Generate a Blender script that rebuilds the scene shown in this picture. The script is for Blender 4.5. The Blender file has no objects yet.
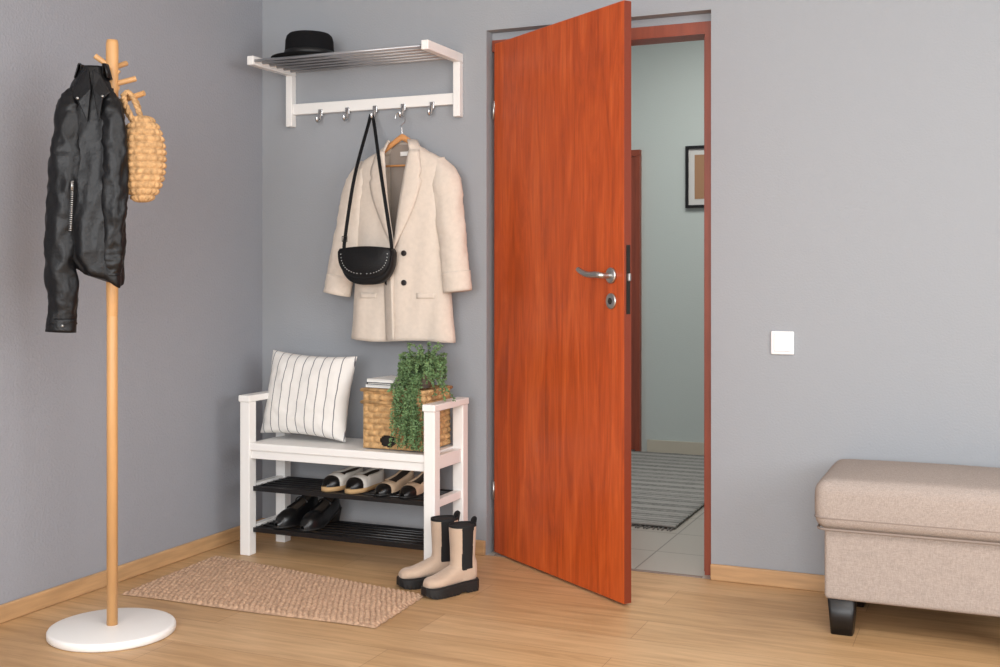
import bpy, bmesh, math, random
from mathutils import Vector, Matrix, noise
random.seed(7)
S=bpy.context.scene
S.view_settings.view_transform='Standard'
S.view_settings.look='None'
PI=math.pi
def lin(c):
    r=[]
    for v in c:
        v=v/255.0
        r.append(v/12.92 if v<=0.04045 else ((v+0.055)/1.055)**2.4)
    return r
# ---------------------------------------------------------------- materials
def mat(name,col,rough=.6,metal=0,bump=0,bscale=100,var=0,vscale=6,stretch=(1,1,1),sheen=0,spec=.5,coat=0,dist=.003,detail=3):
    m=bpy.data.materials.new(name); m.use_nodes=True
    nt=m.node_tree; N=nt.nodes; L=nt.links
    b=N['Principled BSDF']; c=lin(col)
    b.inputs['Base Color'].default_value=(*c,1)
    b.inputs['Roughness'].default_value=rough
    b.inputs['Metallic'].default_value=metal
    b.inputs['Specular IOR Level'].default_value=spec
    if sheen: b.inputs['Sheen Weight'].default_value=sheen
    if coat: b.inputs['Coat Weight'].default_value=coat
    if var or bump:
        tc=N.new('ShaderNodeTexCoord'); mp=N.new('ShaderNodeMapping')
        mp.inputs['Scale'].default_value=stretch
        L.new(tc.outputs['Object'],mp.inputs['Vector'])
    if var:
        n=N.new('ShaderNodeTexNoise'); n.inputs['Scale'].default_value=vscale; n.inputs['Detail'].default_value=6
        L.new(mp.outputs[0],n.inputs['Vector'])
        r=N.new('ShaderNodeValToRGB')
        r.color_ramp.elements[0].position=.3; r.color_ramp.elements[1].position=.7
        r.color_ramp.elements[0].color=(*[max(0,v*(1-var)) for v in c],1)
        r.color_ramp.elements[1].color=(*[min(1,v*(1+var)) for v in c],1)
        L.new(n.outputs['Fac'],r.inputs[0]); L.new(r.outputs[0],b.inputs['Base Color'])
    if bump:
        n=N.new('ShaderNodeTexNoise'); n.inputs['Scale'].default_value=bscale; n.inputs['Detail'].default_value=detail
        L.new(mp.outputs[0],n.inputs['Vector'])
        bp=N.new('ShaderNodeBump'); bp.inputs['Strength'].default_value=bump; bp.inputs['Distance'].default_value=dist
        L.new(n.outputs['Fac'],bp.inputs['Height']); L.new(bp.outputs[0],b.inputs['Normal'])
    return m

def floor_mat():
    m=bpy.data.materials.new('oak_laminate'); m.use_nodes=True
    nt=m.node_tree; N=nt.nodes; L=nt.links; b=N['Principled BSDF']
    tc=N.new('ShaderNodeTexCoord')
    br=N.new('ShaderNodeTexBrick')
    br.inputs['Scale'].default_value=1; br.inputs['Brick Width'].default_value=1.25; br.inputs['Row Height'].default_value=.19
    br.inputs['Mortar Size'].default_value=.001; br.inputs['Mortar Smooth'].default_value=.3
    br.inputs['Bias'].default_value=0
    br.inputs['Color1'].default_value=(*lin((205,169,126)),1)
    br.inputs['Color2'].default_value=(*lin((193,155,111)),1)
    br.inputs['Mortar'].default_value=(*lin((154,118,82)),1)
    L.new(tc.outputs['Object'],br.inputs['Vector'])
    mp=N.new('ShaderNodeMapping'); mp.inputs['Scale'].default_value=(1.2,14,1)
    L.new(tc.outputs['Object'],mp.inputs['Vector'])
    n=N.new('ShaderNodeTexNoise'); n.inputs['Scale'].default_value=2.2; n.inputs['Detail'].default_value=8; n.inputs['Roughness'].default_value=.65; n.inputs['Distortion'].default_value=.6
    L.new(mp.outputs[0],n.inputs['Vector'])
    r=N.new('ShaderNodeValToRGB'); r.color_ramp.elements[0].position=.32; r.color_ramp.elements[1].position=.62
    r.color_ramp.elements[0].color=(.74,.70,.65,1); r.color_ramp.elements[1].color=(1.05,1.05,1.05,1)
    L.new(n.outputs['Fac'],r.inputs[0])
    n2=N.new('ShaderNodeTexNoise'); n2.inputs['Scale'].default_value=1.7; n2.inputs['Detail'].default_value=3
    L.new(tc.outputs['Object'],n2.inputs['Vector'])
    r2=N.new('ShaderNodeValToRGB'); r2.color_ramp.elements[0].position=.3; r2.color_ramp.elements[1].position=.7
    r2.color_ramp.elements[0].color=(.90,.88,.86,1); r2.color_ramp.elements[1].color=(1.05,1.05,1.05,1)
    L.new(n2.outputs['Fac'],r2.inputs[0])
    mx=N.new('ShaderNodeMixRGB'); mx.blend_type='MULTIPLY'; mx.inputs[0].default_value=1
    L.new(br.outputs['Color'],mx.inputs[1]); L.new(r.outputs[0],mx.inputs[2])
    m2=N.new('ShaderNodeMixRGB'); m2.blend_type='MULTIPLY'; m2.inputs[0].default_value=1
    L.new(mx.outputs[0],m2.inputs[1]); L.new(r2.outputs[0],m2.inputs[2])
    L.new(m2.outputs[0],b.inputs['Base Color'])
    b.inputs['Roughness'].default_value=.42
    return m
def door_mat():
    m=bpy.data.materials.new('cherry_veneer'); m.use_nodes=True
    nt=m.node_tree; N=nt.nodes; L=nt.links; b=N['Principled BSDF']
    tc=N.new('ShaderNodeTexCoord'); mp=N.new('ShaderNodeMapping'); mp.inputs['Scale'].default_value=(9,9,1.1)
    L.new(tc.outputs['Object'],mp.inputs['Vector'])
    n=N.new('ShaderNodeTexNoise'); n.inputs['Scale'].default_value=1.7; n.inputs['Detail'].default_value=9; n.inputs['Roughness'].default_value=.62; n.inputs['Distortion'].default_value=1.4
    L.new(mp.outputs[0],n.inputs['Vector'])
    r=N.new('ShaderNodeValToRGB'); e=r.color_ramp.elements
    e[0].position=.28; e[0].color=(*lin((160,64,20)),1); e[1].position=.74; e[1].color=(*lin((211,99,42)),1)
    x=e.new(.5); x.color=(*lin((191,80,28)),1)
    L.new(n.outputs['Fac'],r.inputs[0])
    mp2=N.new('ShaderNodeMapping'); mp2.inputs['Scale'].default_value=(70,70,3)
    L.new(tc.outputs['Object'],mp2.inputs['Vector'])
    n2=N.new('ShaderNodeTexNoise'); n2.inputs['Scale'].default_value=1.5; n2.inputs['Detail'].default_value=4; L.new(mp2.outputs[0],n2.inputs['Vector'])
    r2=N.new('ShaderNodeValToRGB'); r2.color_ramp.elements[0].position=.3; r2.color_ramp.elements[1].position=.6
    r2.color_ramp.elements[0].color=(.84,.80,.76,1); r2.color_ramp.elements[1].color=(1.03,1.03,1.03,1)
    L.new(n2.outputs['Fac'],r2.inputs[0])
    mx=N.new('ShaderNodeMixRGB'); mx.blend_type='MULTIPLY'; mx.inputs[0].default_value=1
    L.new(r.outputs[0],mx.inputs[1]); L.new(r2.outputs[0],mx.inputs[2])
    L.new(mx.outputs[0],b.inputs['Base Color'])
    b.inputs['Roughness'].default_value=.36
    return m
def tile_mat():
    m=bpy.data.materials.new('ceramic_tile'); m.use_nodes=True
    nt=m.node_tree; N=nt.nodes; L=nt.links; b=N['Principled BSDF']
    tc=N.new('ShaderNodeTexCoord'); br=N.new('ShaderNodeTexBrick'); br.offset=0
    br.inputs['Scale'].default_value=1; br.inputs['Brick Width'].default_value=.33; br.inputs['Row Height'].default_value=.33
    br.inputs['Mortar Size'].default_value=.003
    br.inputs['Color1'].default_value=(*lin((178,172,163)),1); br.inputs['Color2'].default_value=(*lin((171,166,157)),1)
    br.inputs['Mortar'].default_value=(*lin((120,115,108)),1)
    L.new(tc.outputs['Object'],br.inputs['Vector']); L.new(br.outputs['Color'],b.inputs['Base Color'])
    b.inputs['Roughness'].default_value=.3
    return m
def stripe_mat(name,base,line,freq,duty,axis='X',rough=.9,noise_amt=0):
    m=bpy.data.materials.new(name); m.use_nodes=True
    nt=m.node_tree; N=nt.nodes; L=nt.links; b=N['Principled BSDF']
    tc=N.new('ShaderNodeTexCoord'); sp=N.new('ShaderNodeSeparateXYZ'); L.new(tc.outputs['Object'],sp.inputs[0])
    mu=N.new('ShaderNodeMath'); mu.operation='MULTIPLY'; mu.inputs[1].default_value=freq; L.new(sp.outputs[axis],mu.inputs[0])
    ad=N.new('ShaderNodeMath'); ad.operation='ADD'; ad.inputs[1].default_value=100.3; L.new(mu.outputs[0],ad.inputs[0])
    fr=N.new('ShaderNodeMath'); fr.operation='FRACT'; L.new(ad.outputs[0],fr.inputs[0])
    lt=N.new('ShaderNodeMath'); lt.operation='LESS_THAN'; lt.inputs[1].default_value=duty; L.new(fr.outputs[0],lt.inputs[0])
    mx=N.new('ShaderNodeMixRGB'); mx.inputs[1].default_value=(*lin(base),1); mx.inputs[2].default_value=(*lin(line),1)
    if noise_amt:
        n=N.new('ShaderNodeTexNoise'); n.inputs['Scale'].default_value=60; L.new(tc.outputs['Object'],n.inputs['Vector'])
        mm=N.new('ShaderNodeMath'); mm.operation='MULTIPLY'; L.new(lt.outputs[0],mm.inputs[0]); L.new(n.outputs['Fac'],mm.inputs[1])
        L.new(mm.outputs[0],mx.inputs[0])
    else: L.new(lt.outputs[0],mx.inputs[0])
    L.new(mx.outputs[0],b.inputs['Base Color']); b.inputs['Roughness'].default_value=rough
    return m
def linen_mat(name,col):
    m=bpy.data.materials.new(name); m.use_nodes=True
    nt=m.node_tree; N=nt.nodes; L=nt.links; b=N['Principled BSDF']; c=lin(col)
    tc=N.new('ShaderNodeTexCoord'); fac=[]
    for st in ((450,450,90),(90,450,450),(450,90,450)):
        mp=N.new('ShaderNodeMapping'); mp.inputs['Scale'].default_value=st; L.new(tc.outputs['Object'],mp.inputs['Vector'])
        n=N.new('ShaderNodeTexNoise'); n.inputs['Scale'].default_value=1; n.inputs['Detail'].default_value=2; L.new(mp.outputs[0],n.inputs['Vector']); fac.append(n)
    a=N.new('ShaderNodeMath'); a.operation='ADD'; L.new(fac[0].outputs['Fac'],a.inputs[0]); L.new(fac[1].outputs['Fac'],a.inputs[1])
    a2=N.new('ShaderNodeMath'); a2.operation='ADD'; L.new(a.outputs[0],a2.inputs[0]); L.new(fac[2].outputs['Fac'],a2.inputs[1])
    d=N.new('ShaderNodeMath'); d.operation='DIVIDE'; d.inputs[1].default_value=3; L.new(a2.outputs[0],d.inputs[0])
    r=N.new('ShaderNodeValToRGB'); r.color_ramp.elements[0].position=.4; r.color_ramp.elements[1].position=.6
    r.color_ramp.elements[0].color=(*[v*.82 for v in c],1); r.color_ramp.elements[1].color=(*[min(1,v*1.13) for v in c],1)
    L.new(d.outputs[0],r.inputs[0]); L.new(r.outputs[0],b.inputs['Base Color'])
    bp=N.new('ShaderNodeBump'); bp.inputs['Strength'].default_value=.35; bp.inputs['Distance'].default_value=.0015
    L.new(d.outputs[0],bp.inputs['Height']); L.new(bp.outputs[0],b.inputs['Normal'])
    b.inputs['Roughness'].default_value=.95; b.inputs['Specular IOR Level'].default_value=.2
    return m

M_wall=mat('wall_paint_grey',(155,158,162),.85,0,.35,140,spec=.3)
M_wallL=mat('wall_paint_textured',(150,152,158),.8,0,.7,110,spec=.3)
M_ceil=mat('ceiling_white',(228,230,232),.9)
M_floor=floor_mat(); M_door=door_mat()
M_frame=mat('door_frame_wood',(138,66,44),.4,0,0,0,.15,8,(6,6,.8))
M_edge=mat('door_edge_wood',(118,46,22),.45)
M_base=mat('baseboard_oak',(186,148,106),.5,0,0,0,.15,6,(1,1,10))
M_white=mat('white_lacquer',(238,236,232),.4)
M_chrome=mat('chrome',(205,205,205),.22,1)
M_steel=mat('brushed_steel',(190,190,188),.35,1)
M_dsteel=mat('dark_steel',(70,66,62),.4,1)
M_tube=mat('grey_tube',(176,177,180),.35,.6)
M_black=mat('black_metal',(18,18,20),.35)
M_beech=mat('beech_wood',(205,156,102),.45,0,0,0,.1,5,(8,8,1))
M_plastic=mat('white_plastic',(240,240,240),.35)
M_blazer=mat('beige_blazer_fabric',(214,201,187),.95,0,.35,500,.04,60,sheen=.1,spec=.2)
M_lining=mat('blazer_lining',(150,138,128),.7)
M_hanger=mat('hanger_wood',(205,145,90),.5)
M_button=mat('dark_button',(35,30,30),.4)
M_leather=mat('black_leather',(13,13,15),.44,0,.55,18,spec=.35,dist=.010,detail=4)
M_bagblk=mat('black_bag_leather',(14,14,15),.5,0,.4,200,spec=.35)
M_felt=mat('black_felt',(18,18,20),.95,0,.3,300,spec=.2)
M_band=mat('hat_ribbon',(8,8,9),.5)
M_straw=mat('straw',(190,150,104),.85,0,.5,300,.3,60)
M_wick=mat('wicker',(190,152,104),.8,0,.5,300,.4,45)
M_jute=mat('jute',(182,150,124),.95,0,.6,300,.3,80,spec=.2)
M_fab=linen_mat('ottoman_linen',(164,151,142))
M_pipe=mat('ottoman_piping',(140,126,117),.9)
M_legb=mat('black_wood_leg',(20,18,18),.4)
M_tile=tile_mat()
M_hall=mat('hall_wall_paint',(190,199,195),.85,0,.3,120)
M_suede=mat('beige_suede',(192,168,147),.95,0,.3,300,.06,20,sheen=.2,spec=.2)
M_sole=mat('black_rubber',(22,21,21),.6)
M_elast=mat('black_elastic',(14,14,15),.8)
M_canvas=mat('white_canvas',(222,217,208),.85)
M_beigeS=mat('beige_leather',(205,180,152),.5)
M_blkS=mat('black_shoe_leather',(15,15,16),.3)
M_rope=mat('jute_rope_sole',(186,152,108),.9,0,.5,200)
M_insole=mat('insole_dark',(60,50,42),.8)
M_leaf=mat('leaf_green',(104,132,86),.65,0,0,0,.35,40)
M_stem=mat('stem_green',(90,104,62),.7)
M_pot=mat('ceramic_pot',(150,140,128),.6)
M_soil=mat('soil',(50,38,28),.9)
M_paper=mat('paper_pages',(228,226,220),.8)
M_cover=mat('book_cover',(232,232,230),.5)
M_coverd=mat('book_cover_dark',(45,45,48),.5)
M_cush=stripe_mat('cushion_stripe',(226,223,218),(110,110,116),25,.09,'X')
M_hrug=stripe_mat('hall_rug_stripe',(156,155,150),(78,78,78),24,.5,'Y',noise_amt=1)
M_picture=mat('picture_brown',(160,122,90),.7)
M_mat=mat('picture_mat',(205,204,200),.8)
M_dark=mat('dark_gap',(40,34,30),.9)

# ---------------------------------------------------------------- helpers
def link(o,parent=None):
    S.collection.objects.link(o)
    if parent: o.parent=parent
    return o
def root(name,loc=(0,0,0),rz=0,rx=0,ry=0):
    e=bpy.data.objects.new(name,None); e.empty_display_size=.05
    e.location=loc; e.rotation_euler=(rx,ry,rz); return link(e)
def mesh(name,v,f,mats,parent=None,smooth=True,mi=None):
    me=bpy.data.meshes.new(name); me.from_pydata([tuple(p) for p in v],[],f)
    if not isinstance(mats,(list,tuple)): mats=[mats]
    for m in mats: me.materials.append(m)
    bm=bmesh.new(); bm.from_mesh(me); bmesh.ops.recalc_face_normals(bm,faces=bm.faces); bm.to_mesh(me); bm.free()
    for i,p in enumerate(me.polygons):
        p.use_smooth=smooth
        if mi: p.material_index=mi[i]
    return link(bpy.data.objects.new(name,me),parent)
def mod_bevel(o,w,seg=3):
    b=o.modifiers.new('bev','BEVEL'); b.width=w; b.segments=seg; b.limit_method='ANGLE'; b.angle_limit=math.radians(40)
def sub(o,n=1):
    s=o.modifiers.new('sub','SUBSURF'); s.levels=n; s.render_levels=n
def solid(o,t,off=-1):
    s=o.modifiers.new('sol','SOLIDIFY'); s.thickness=t; s.offset=off
def box(name,lo,hi,m,parent=None,bev=0,seg=2,smooth=False):
    x0,y0,z0=lo;x1,y1,z1=hi
    v=[(x0,y0,z0),(x1,y0,z0),(x1,y1,z0),(x0,y1,z0),(x0,y0,z1),(x1,y0,z1),(x1,y1,z1),(x0,y1,z1)]
    f=[(0,3,2,1),(4,5,6,7),(0,1,5,4),(1,2,6,5),(2,3,7,6),(3,0,4,7)]
    o=mesh(name,v,f,m,parent,smooth or bev>0.008)
    if bev: mod_bevel(o,bev,seg)
    return o
def joinboxes(name,bl,m,parent=None,bev=0):
    v=[];f=[]
    for lo,hi in bl:
        x0,y0,z0=lo;x1,y1,z1=hi;k=len(v)
        v+=[(x0,y0,z0),(x1,y0,z0),(x1,y1,z0),(x0,y1,z0),(x0,y0,z1),(x1,y0,z1),(x1,y1,z1),(x0,y1,z1)]
        f+=[tuple(k+i for i in q) for q in [(0,3,2,1),(4,5,6,7),(0,1,5,4),(1,2,6,5),(2,3,7,6),(3,0,4,7)]]
    o=mesh(name,v,f,m,parent,False)
    if bev: mod_bevel(o,bev,2)
    return o
def loft(name,rings,m,parent=None,cap=True,closed=True,subs=0,smooth=True,mi=None):
    v=[];f=[];n=len(rings[0])
    for r in rings: v+=r
    for i in range(len(rings)-1):
        for j in range(n if closed else n-1):
            a=i*n+j;b=i*n+(j+1)%n
            f.append((a,b,b+n,a+n))
    if cap and closed:
        f.append(tuple(range(n))[::-1]); f.append(tuple((len(rings)-1)*n+j for j in range(n)))
    o=mesh(name,v,f,m,parent,smooth,mi)
    if subs: sub(o,subs)
    return o
def ring(c,ax,ay,rx,ry,n=32,p=2.0):
    c=Vector(c);ax=Vector(ax);ay=Vector(ay);r=[]
    for j in range(n):
        t=2*PI*j/n;cs=math.cos(t);sn=math.sin(t)
        r.append(c+ax*(rx*math.copysign(abs(cs)**(2/p),cs))+ay*(ry*math.copysign(abs(sn)**(2/p),sn)))
    return r
def lathe(name,prof,m,parent=None,loc=(0,0,0),n=40,sx=1,sy=1):
    rings=[[Vector((loc[0]+r*sx*math.cos(2*PI*j/n),loc[1]+r*sy*math.sin(2*PI*j/n),loc[2]+z)) for j in range(n)] for r,z in prof]
    return loft(name,rings,m,parent)
def tube(name,pts,r,m,parent=None,cyc=False,smooth=True,res=4,radii=None):
    cu=bpy.data.curves.new(name,'CURVE'); cu.dimensions='3D'; cu.bevel_depth=r; cu.bevel_resolution=res; cu.use_fill_caps=True
    if smooth and len(pts)>2:
        sp=cu.splines.new('NURBS'); sp.points.add(len(pts)-1); sp.order_u=3; sp.use_endpoint_u=not cyc; cu.resolution_u=8
    else:
        sp=cu.splines.new('POLY'); sp.points.add(len(pts)-1)
    for i,p in enumerate(pts):
        sp.points[i].co=(*p,1)
        if radii: sp.points[i].radius=radii[i]
    sp.use_cyclic_u=cyc
    cu.materials.append(m)
    return link(bpy.data.objects.new(name,cu),parent)
def bars(name,segs,r,m,parent=None,n=12):
    v=[];f=[]
    for a,b in segs:
        a=Vector(a);b=Vector(b);d=(b-a).normalized()
        up=Vector((0,0,1)) if abs(d.z)<.9 else Vector((1,0,0))
        ax=d.cross(up).normalized();ay=d.cross(ax)
        k=len(v)
        for c in (a,b):
            for j in range(n):
                t=2*PI*j/n; v.append(c+ax*r*math.cos(t)+ay*r*math.sin(t))
        for j in range(n): f.append((k+j,k+(j+1)%n,k+n+(j+1)%n,k+n+j))
        f.append(tuple(k+j for j in range(n))[::-1]); f.append(tuple(k+n+j for j in range(n)))
    return mesh(name,v,f,m,parent,True)
def interp(tab,z):
    if z<=tab[0][0]: return tab[0][1:]
    for a,b in zip(tab,tab[1:]):
        if z<=b[0]:
            t=(z-a[0])/(b[0]-a[0]); t=t*t*(3-2*t)*.5+t*.5
            return tuple(p+(q-p)*t for p,q in zip(a[1:],b[1:]))
    return tab[-1][1:]

# ---------------------------------------------------------------- room shell
RX=5.2; RY=-6.2; CH=2.75; OX0=1.055; OX1=1.945; OZ=2.06; WT=.16
box('floor',(-.15,RY-.15,-.1),(RX+.15,0,0),M_floor)
box('floor_hall',(-.9,0,-.1),(3.4,3.0,0),M_tile)
box('ceiling',(-.9,RY-.15,CH),(RX+.15,3.0,CH+.1),M_ceil)
joinboxes('wall_back',[((-.15,0,0),(OX0,WT,CH)),((OX1,0,0),(RX+.15,WT,CH)),((OX0,0,OZ),(OX1,WT,CH))],M_wall)
box('wall_left',(-.15,RY-.15,0),(0,0,CH),M_wallL)
joinboxes('wall_right',[((RX,RY,0),(RX+.15,-4.6,CH)),((RX,-1.6,0),(RX+.15,0,CH)),((RX,-4.6,0),(RX+.15,-1.6,.8)),((RX,-4.6,2.45),(RX+.15,-1.6,CH))],M_wall)
joinboxes('wall_front',[((0,RY-.15,0),(1.0,RY,CH)),((4.4,RY-.15,0),(RX+.15,RY,CH)),((1.0,RY-.15,0),(4.4,RY,.7)),((1.0,RY-.15,2.5),(4.4,RY,CH))],M_wall)
def window(name,lo,hi,axis):
    r=root(name)
    x0,y0,z0=lo;x1,y1,z1=hi;t=.06
    if axis=='x':
        bl=[((x0,y0,z0),(x1,y1,z0+t)),((x0,y0,z1-t),(x1,y1,z1)),((x0,y0,z0+t),(x0+t,y1,z1-t)),((x1-t,y0,z0+t),(x1,y1,z1-t)),(((x0+x1)/2-t/2,y0,z0+t),((x0+x1)/2+t/2,y1,z1-t))]
    else:
        bl=[((x0,y0,z0),(x1,y1,z0+t)),((x0,y0,z1-t),(x1,y1,z1)),((x0,y0,z0+t),(x1,y0+t,z1-t)),((x0,y1-t,z0+t),(x1,y1,z1-t)),((x0,(y0+y1)/2-t/2,z0+t),(x1,(y0+y1)/2+t/2,z1-t))]
    joinboxes('window_frame',bl,M_white,r,.004)
window('window_1',(1.0,RY-.1,.7),(4.4,RY-.04,2.5),'x')
window('window_2',(RX+.04,-4.6,.8),(RX+.1,-1.6,2.45),'y')
box('wall_hall_back',(-.9,2.8,0),(3.4,2.95,CH),M_hall)
box('wall_hall_left',(-1.05,WT,0),(-.9,2.8,CH),M_hall)
box('wall_hall_right',(3.4,0.16,0),(3.55,2.8,CH),M_hall)
box('baseboard_hall',(.9,2.785,0),(3.4,2.8,.075),mat('tile_skirting',(190,184,168),.4))
box('baseboard_left',(0,RY,0),(.014,-.014,.058),M_base,None,.005,2)
joinboxes('baseboard_back',[((0,-.014,0),(OX0-.002,0,.058)),((OX1,-.014,0),(RX,0,.058))],M_base,None,.004)
# door frame (set back in the wall)
fr=root('door_frame')
joinboxes('jambs',[((OX0+.002,.068,0),(OX0+.03,WT,1.985)),((OX1-.035,.05,0),(OX1-.001,WT,1.985)),
  ((OX0+.03,.10,0),(OX0+.042,WT,1.985)),((OX1-.049,.10,0),(OX1-.035,WT,1.985))],M_frame,fr)
box('head',(OX0+.002,.05,1.985),(OX1-.001,WT,2.03),M_frame,fr)
box('lintel_filler',(OX0+.001,.055,2.03),(OX1-.001,WT,OZ-.001),M_wall,fr)
box('strike_plate',(OX1-.0365,.068,.98),(OX1-.035,.09,1.2),M_dsteel,fr)
box('trim_threshold',(OX0+.03,.001,0),(OX1-.035,.02,.003),M_pipe,fr)

# ---------------------------------------------------------------- door leaf
ang=math.atan2(-.482,.681)
dr=root('door_1',(1.076,.03,0),ang)
DL=.836
box('leaf',(0,0,.008),(DL,.030,2.012),M_door,dr,.002)
box('leaf_edge_band',(DL-.0005,.001,.01),(DL+.0015,.029,2.01),M_edge,dr)
box('lock_plate',(DL+.0012,.008,.97),(DL+.003,.024,1.2),M_dsteel,dr)
box('latch',(DL+.002,.011,1.08),(DL+.012,.021,1.105),M_steel,dr,.002)
def disc(name,c,r,t,m,parent,n=28):
    c=Vector(c)
    rr=[ring(c+Vector((0,d,0)),(1,0,0),(0,0,1),q,q,n) for d,q in((0,r),(-t*.7,r),(-t,r*.86))]
    return loft(name,rr,m,parent)
hx=DL-.068
disc('handle_rosette',(hx,0,1.098),.027,.009,M_steel,dr)
disc('key_rosette',(hx,0,1.012),.027,.007,M_steel,dr)
disc('key_cylinder',(hx,-.006,1.012),.011,.004,M_dark,dr)
tube('lever',[(hx,-.005,1.098),(hx,-.03,1.098),(hx,-.048,1.099),(hx-.025,-.052,1.102),(hx-.06,-.05,1.100),(hx-.1,-.05,1.107),(hx-.128,-.048,1.12)],.0098,M_steel,dr,radii=[1,1,1.1,1.15,1.1,1,.9])
disc('rosette_back',(hx,.038,1.098),.026,.007,M_steel,dr)
tube('lever_back',[(hx,.035,1.098),(hx,.06,1.098),(hx,.072,1.098),(hx-.03,.076,1.1),(hx-.12,.074,1.11)],.009,M_steel,dr)
for i,z in enumerate((.25,1.75)):
    bars('hinge_%d'%(i+1),[((-.005,-.001,z-.035),(-.005,-.001,z+.035))],.0045,M_steel,dr)

# ---------------------------------------------------------------- hall things
pf=root('picture_frame',(1.30,2.8,1.70))
hw,hh=.155,.19
joinboxes('frame',[((-hw,-.025,-hh),(hw,0,-hh+.018)),((-hw,-.025,hh-.018),(hw,0,hh)),((-hw,-.025,-hh+.018),(-hw+.018,0,hh-.018)),((hw-.018,-.025,-hh+.018),(hw,0,hh-.018))],M_black,pf)
box('mat_board',(-hw+.018,-.012,-hh+.018),(hw-.018,-.002,hh-.018),M_mat,pf)
box('print',(-hw+.055,-.014,-hh+.055),(hw-.055,-.011,hh-.055),M_picture,pf)
d2=root('door_2',(.83,2.8,0))
box('leaf',(-.8,-.03,.01),(-.001,-.005,1.84),M_frame,d2,.002)
joinboxes('frame',[((.0,-.04,0),(.03,0,1.84)),((-.85,-.04,0),(-.801,0,1.84)),((-.85,-.04,1.841),(.03,0,1.88))],M_frame,d2)
bars('handle',[((-.07,-.03,1.03),(-.07,-.07,1.03)),((-.07,-.07,1.03),(-.19,-.07,1.03))],.009,M_steel,d2)
hr=root('hall_runner_rug',(1.0,1.55,0))
v=[];f=[];nx,ny=20,90
for i in range(ny+1):
    for j in range(nx+1):
        x=-.62+1.24*j/nx;y=-.82+1.95*i/ny
        v.append((x,y,.009+.003*math.sin(i*PI/1.5)+.001*math.sin(j*2.1+i)))
for i in range(ny):
    for j in range(nx):
        a=i*(nx+1)+j; f.append((a,a+1,a+nx+2,a+nx+1))
o=mesh('woven_field',v,f,M_hrug,hr); solid(o,.008)
bars('fringe',[((-.61+.02*k,-.82,.006),(-.61+.02*k+random.uniform(-.008,.008),-.86,.004)) for k in range(62)],.003,mat('fringe_grey',(120,118,114),.9),hr,5)

# ---------------------------------------------------------------- light switch
sw=root('light_switch',(2.200,0,.861))
box('plate',(-.040,-.010,-.041),(.040,-.0003,.041),M_plastic,sw,.004)
box('rocker',(-.028,-.0145,-.029),(.028,-.010,.029),M_plastic,sw,.002)
box('rocker_gap',(-.0290,-.0106,-.030),(.0290,-.0098,.030),mat('switch_gap',(185,185,185),.6),sw)

# ---------------------------------------------------------------- wall coat rack with shelf
rk=root('wall_coat_rack')
XL,XR=.142,.955
for nm,x in (('side_left',XL),('side_right',XR)):
    s=1 if nm=='side_left' else -1
    joinboxes(nm,[((min(x,x+s*.03),-.306,1.94),(max(x,x+s*.03),-.0005,1.976)),((min(x,x+s*.03),-.035,1.725),(max(x,x+s*.03),-.0005,1.94))],M_white,rk,.003)
box('hook_rail',(XL+.03,-.025,1.775),(XR-.03,-.0005,1.82),M_white,rk,.002)
bars('shelf_tubes',[((XL+.028,y,1.957),(XR-.028,y,1.957)) for y in (-.293,-.242,-.191,-.14,-.09,-.04)],.006,M_tube,rk)
hooks=(.31,.44,.57,.70,.83)
for i,x in enumerate(hooks):
    tube('hook_%d'%(i+1),[(x,-.024,1.785),(x,-.03,1.765),(x,-.035,1.742),(x,-.048,1.734),(x,-.058,1.742),(x,-.058,1.752)],.0062,M_chrome,rk)
    box('hook_plate_%d'%(i+1),(x-.010,-.031,1.762),(x+.010,-.0245,1.79),M_chrome,rk,.002)

# hat
ht=root('black_hat',(.345,-.165,1.9645))
ht.rotation_euler=(0,0,.3)
lathe('crown_and_brim',[(.001,.004),(.085,.002),(.130,.002),(.148,.006),(.150,.009),(.132,.0075),(.100,.010),(.0965,.02),(.0955,.05),(.094,.08),(.089,.098),(.080,.107),(.066,.110),(.045,.106),(.02,.098),(.001,.096)],M_felt,ht,n=48,sx=1.02,sy=1.06)
lathe('ribbon',[(.0985,.012),(.0985,.036),(.0965,.037)],M_band,ht,n=48,sx=1.02,sy=1.06)

# ---------------------------------------------------------------- blazer on hanger
BX,BY=.726,-.085
bz=root('beige_blazer',(BX,BY,0))
tabB=[(.84,.232,.055),(.95,.220,.06),(1.10,.207,.062),(1.25,.198,.062),(1.40,.202,.062),(1.50,.207,.055),(1.535,.200,.048),(1.56,.168,.045),(1.59,.11,.042),(1.615,.065,.038),(1.63,.055,.034)]
def rip(x,z):
    k=min(1,max(0,(1.5-z)/.5))
    return k*(.005*math.sin(x*34+z*4)+.003*math.sin(x*70-z*9))+.003*noise.noise(Vector((x*12,z*7,1)))
def bfront(x,z,off=0):
    a,b=interp(tabB,z); t=min(.999,abs(x)/a)
    return -b*(1-t**2.4)**(1/2.4)+rip(x,z)-off
def vhalf(z): return max(0.0,(z-1.2)*.15) if z<1.6 else .06
rings=[];zs=[.84+(1.625-.84)*i/60 for i in range(61)]
nb=72
for z in zs:
    a,b=interp(tabB,z); r=[]
    vh=min(vhalf(z),a*.8)
    x0=vh/a; ph0=math.asin(min(.95,x0**1.2)) if x0>0 else 0
    for j in range(nb+1):
        ph=ph0+(2*PI-2*ph0)*j/nb
        sn=math.sin(ph);cs=math.cos(ph)
        x=a*math.copysign(abs(sn)**(2/2.4),sn); y=-b*math.copysign(abs(cs)**(2/2.4),cs)
        y+=rip(x,z) if cs>0 else rip(x,z)*.4
        if z<1.2 and j==0: x-=.03; y-=.004
        y=min(y,.07)
        hem=.004*math.sin(x*18) if z<.86 else 0
        r.append(Vector((x,y,z+hem)))
    rings.append(r)
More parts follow.
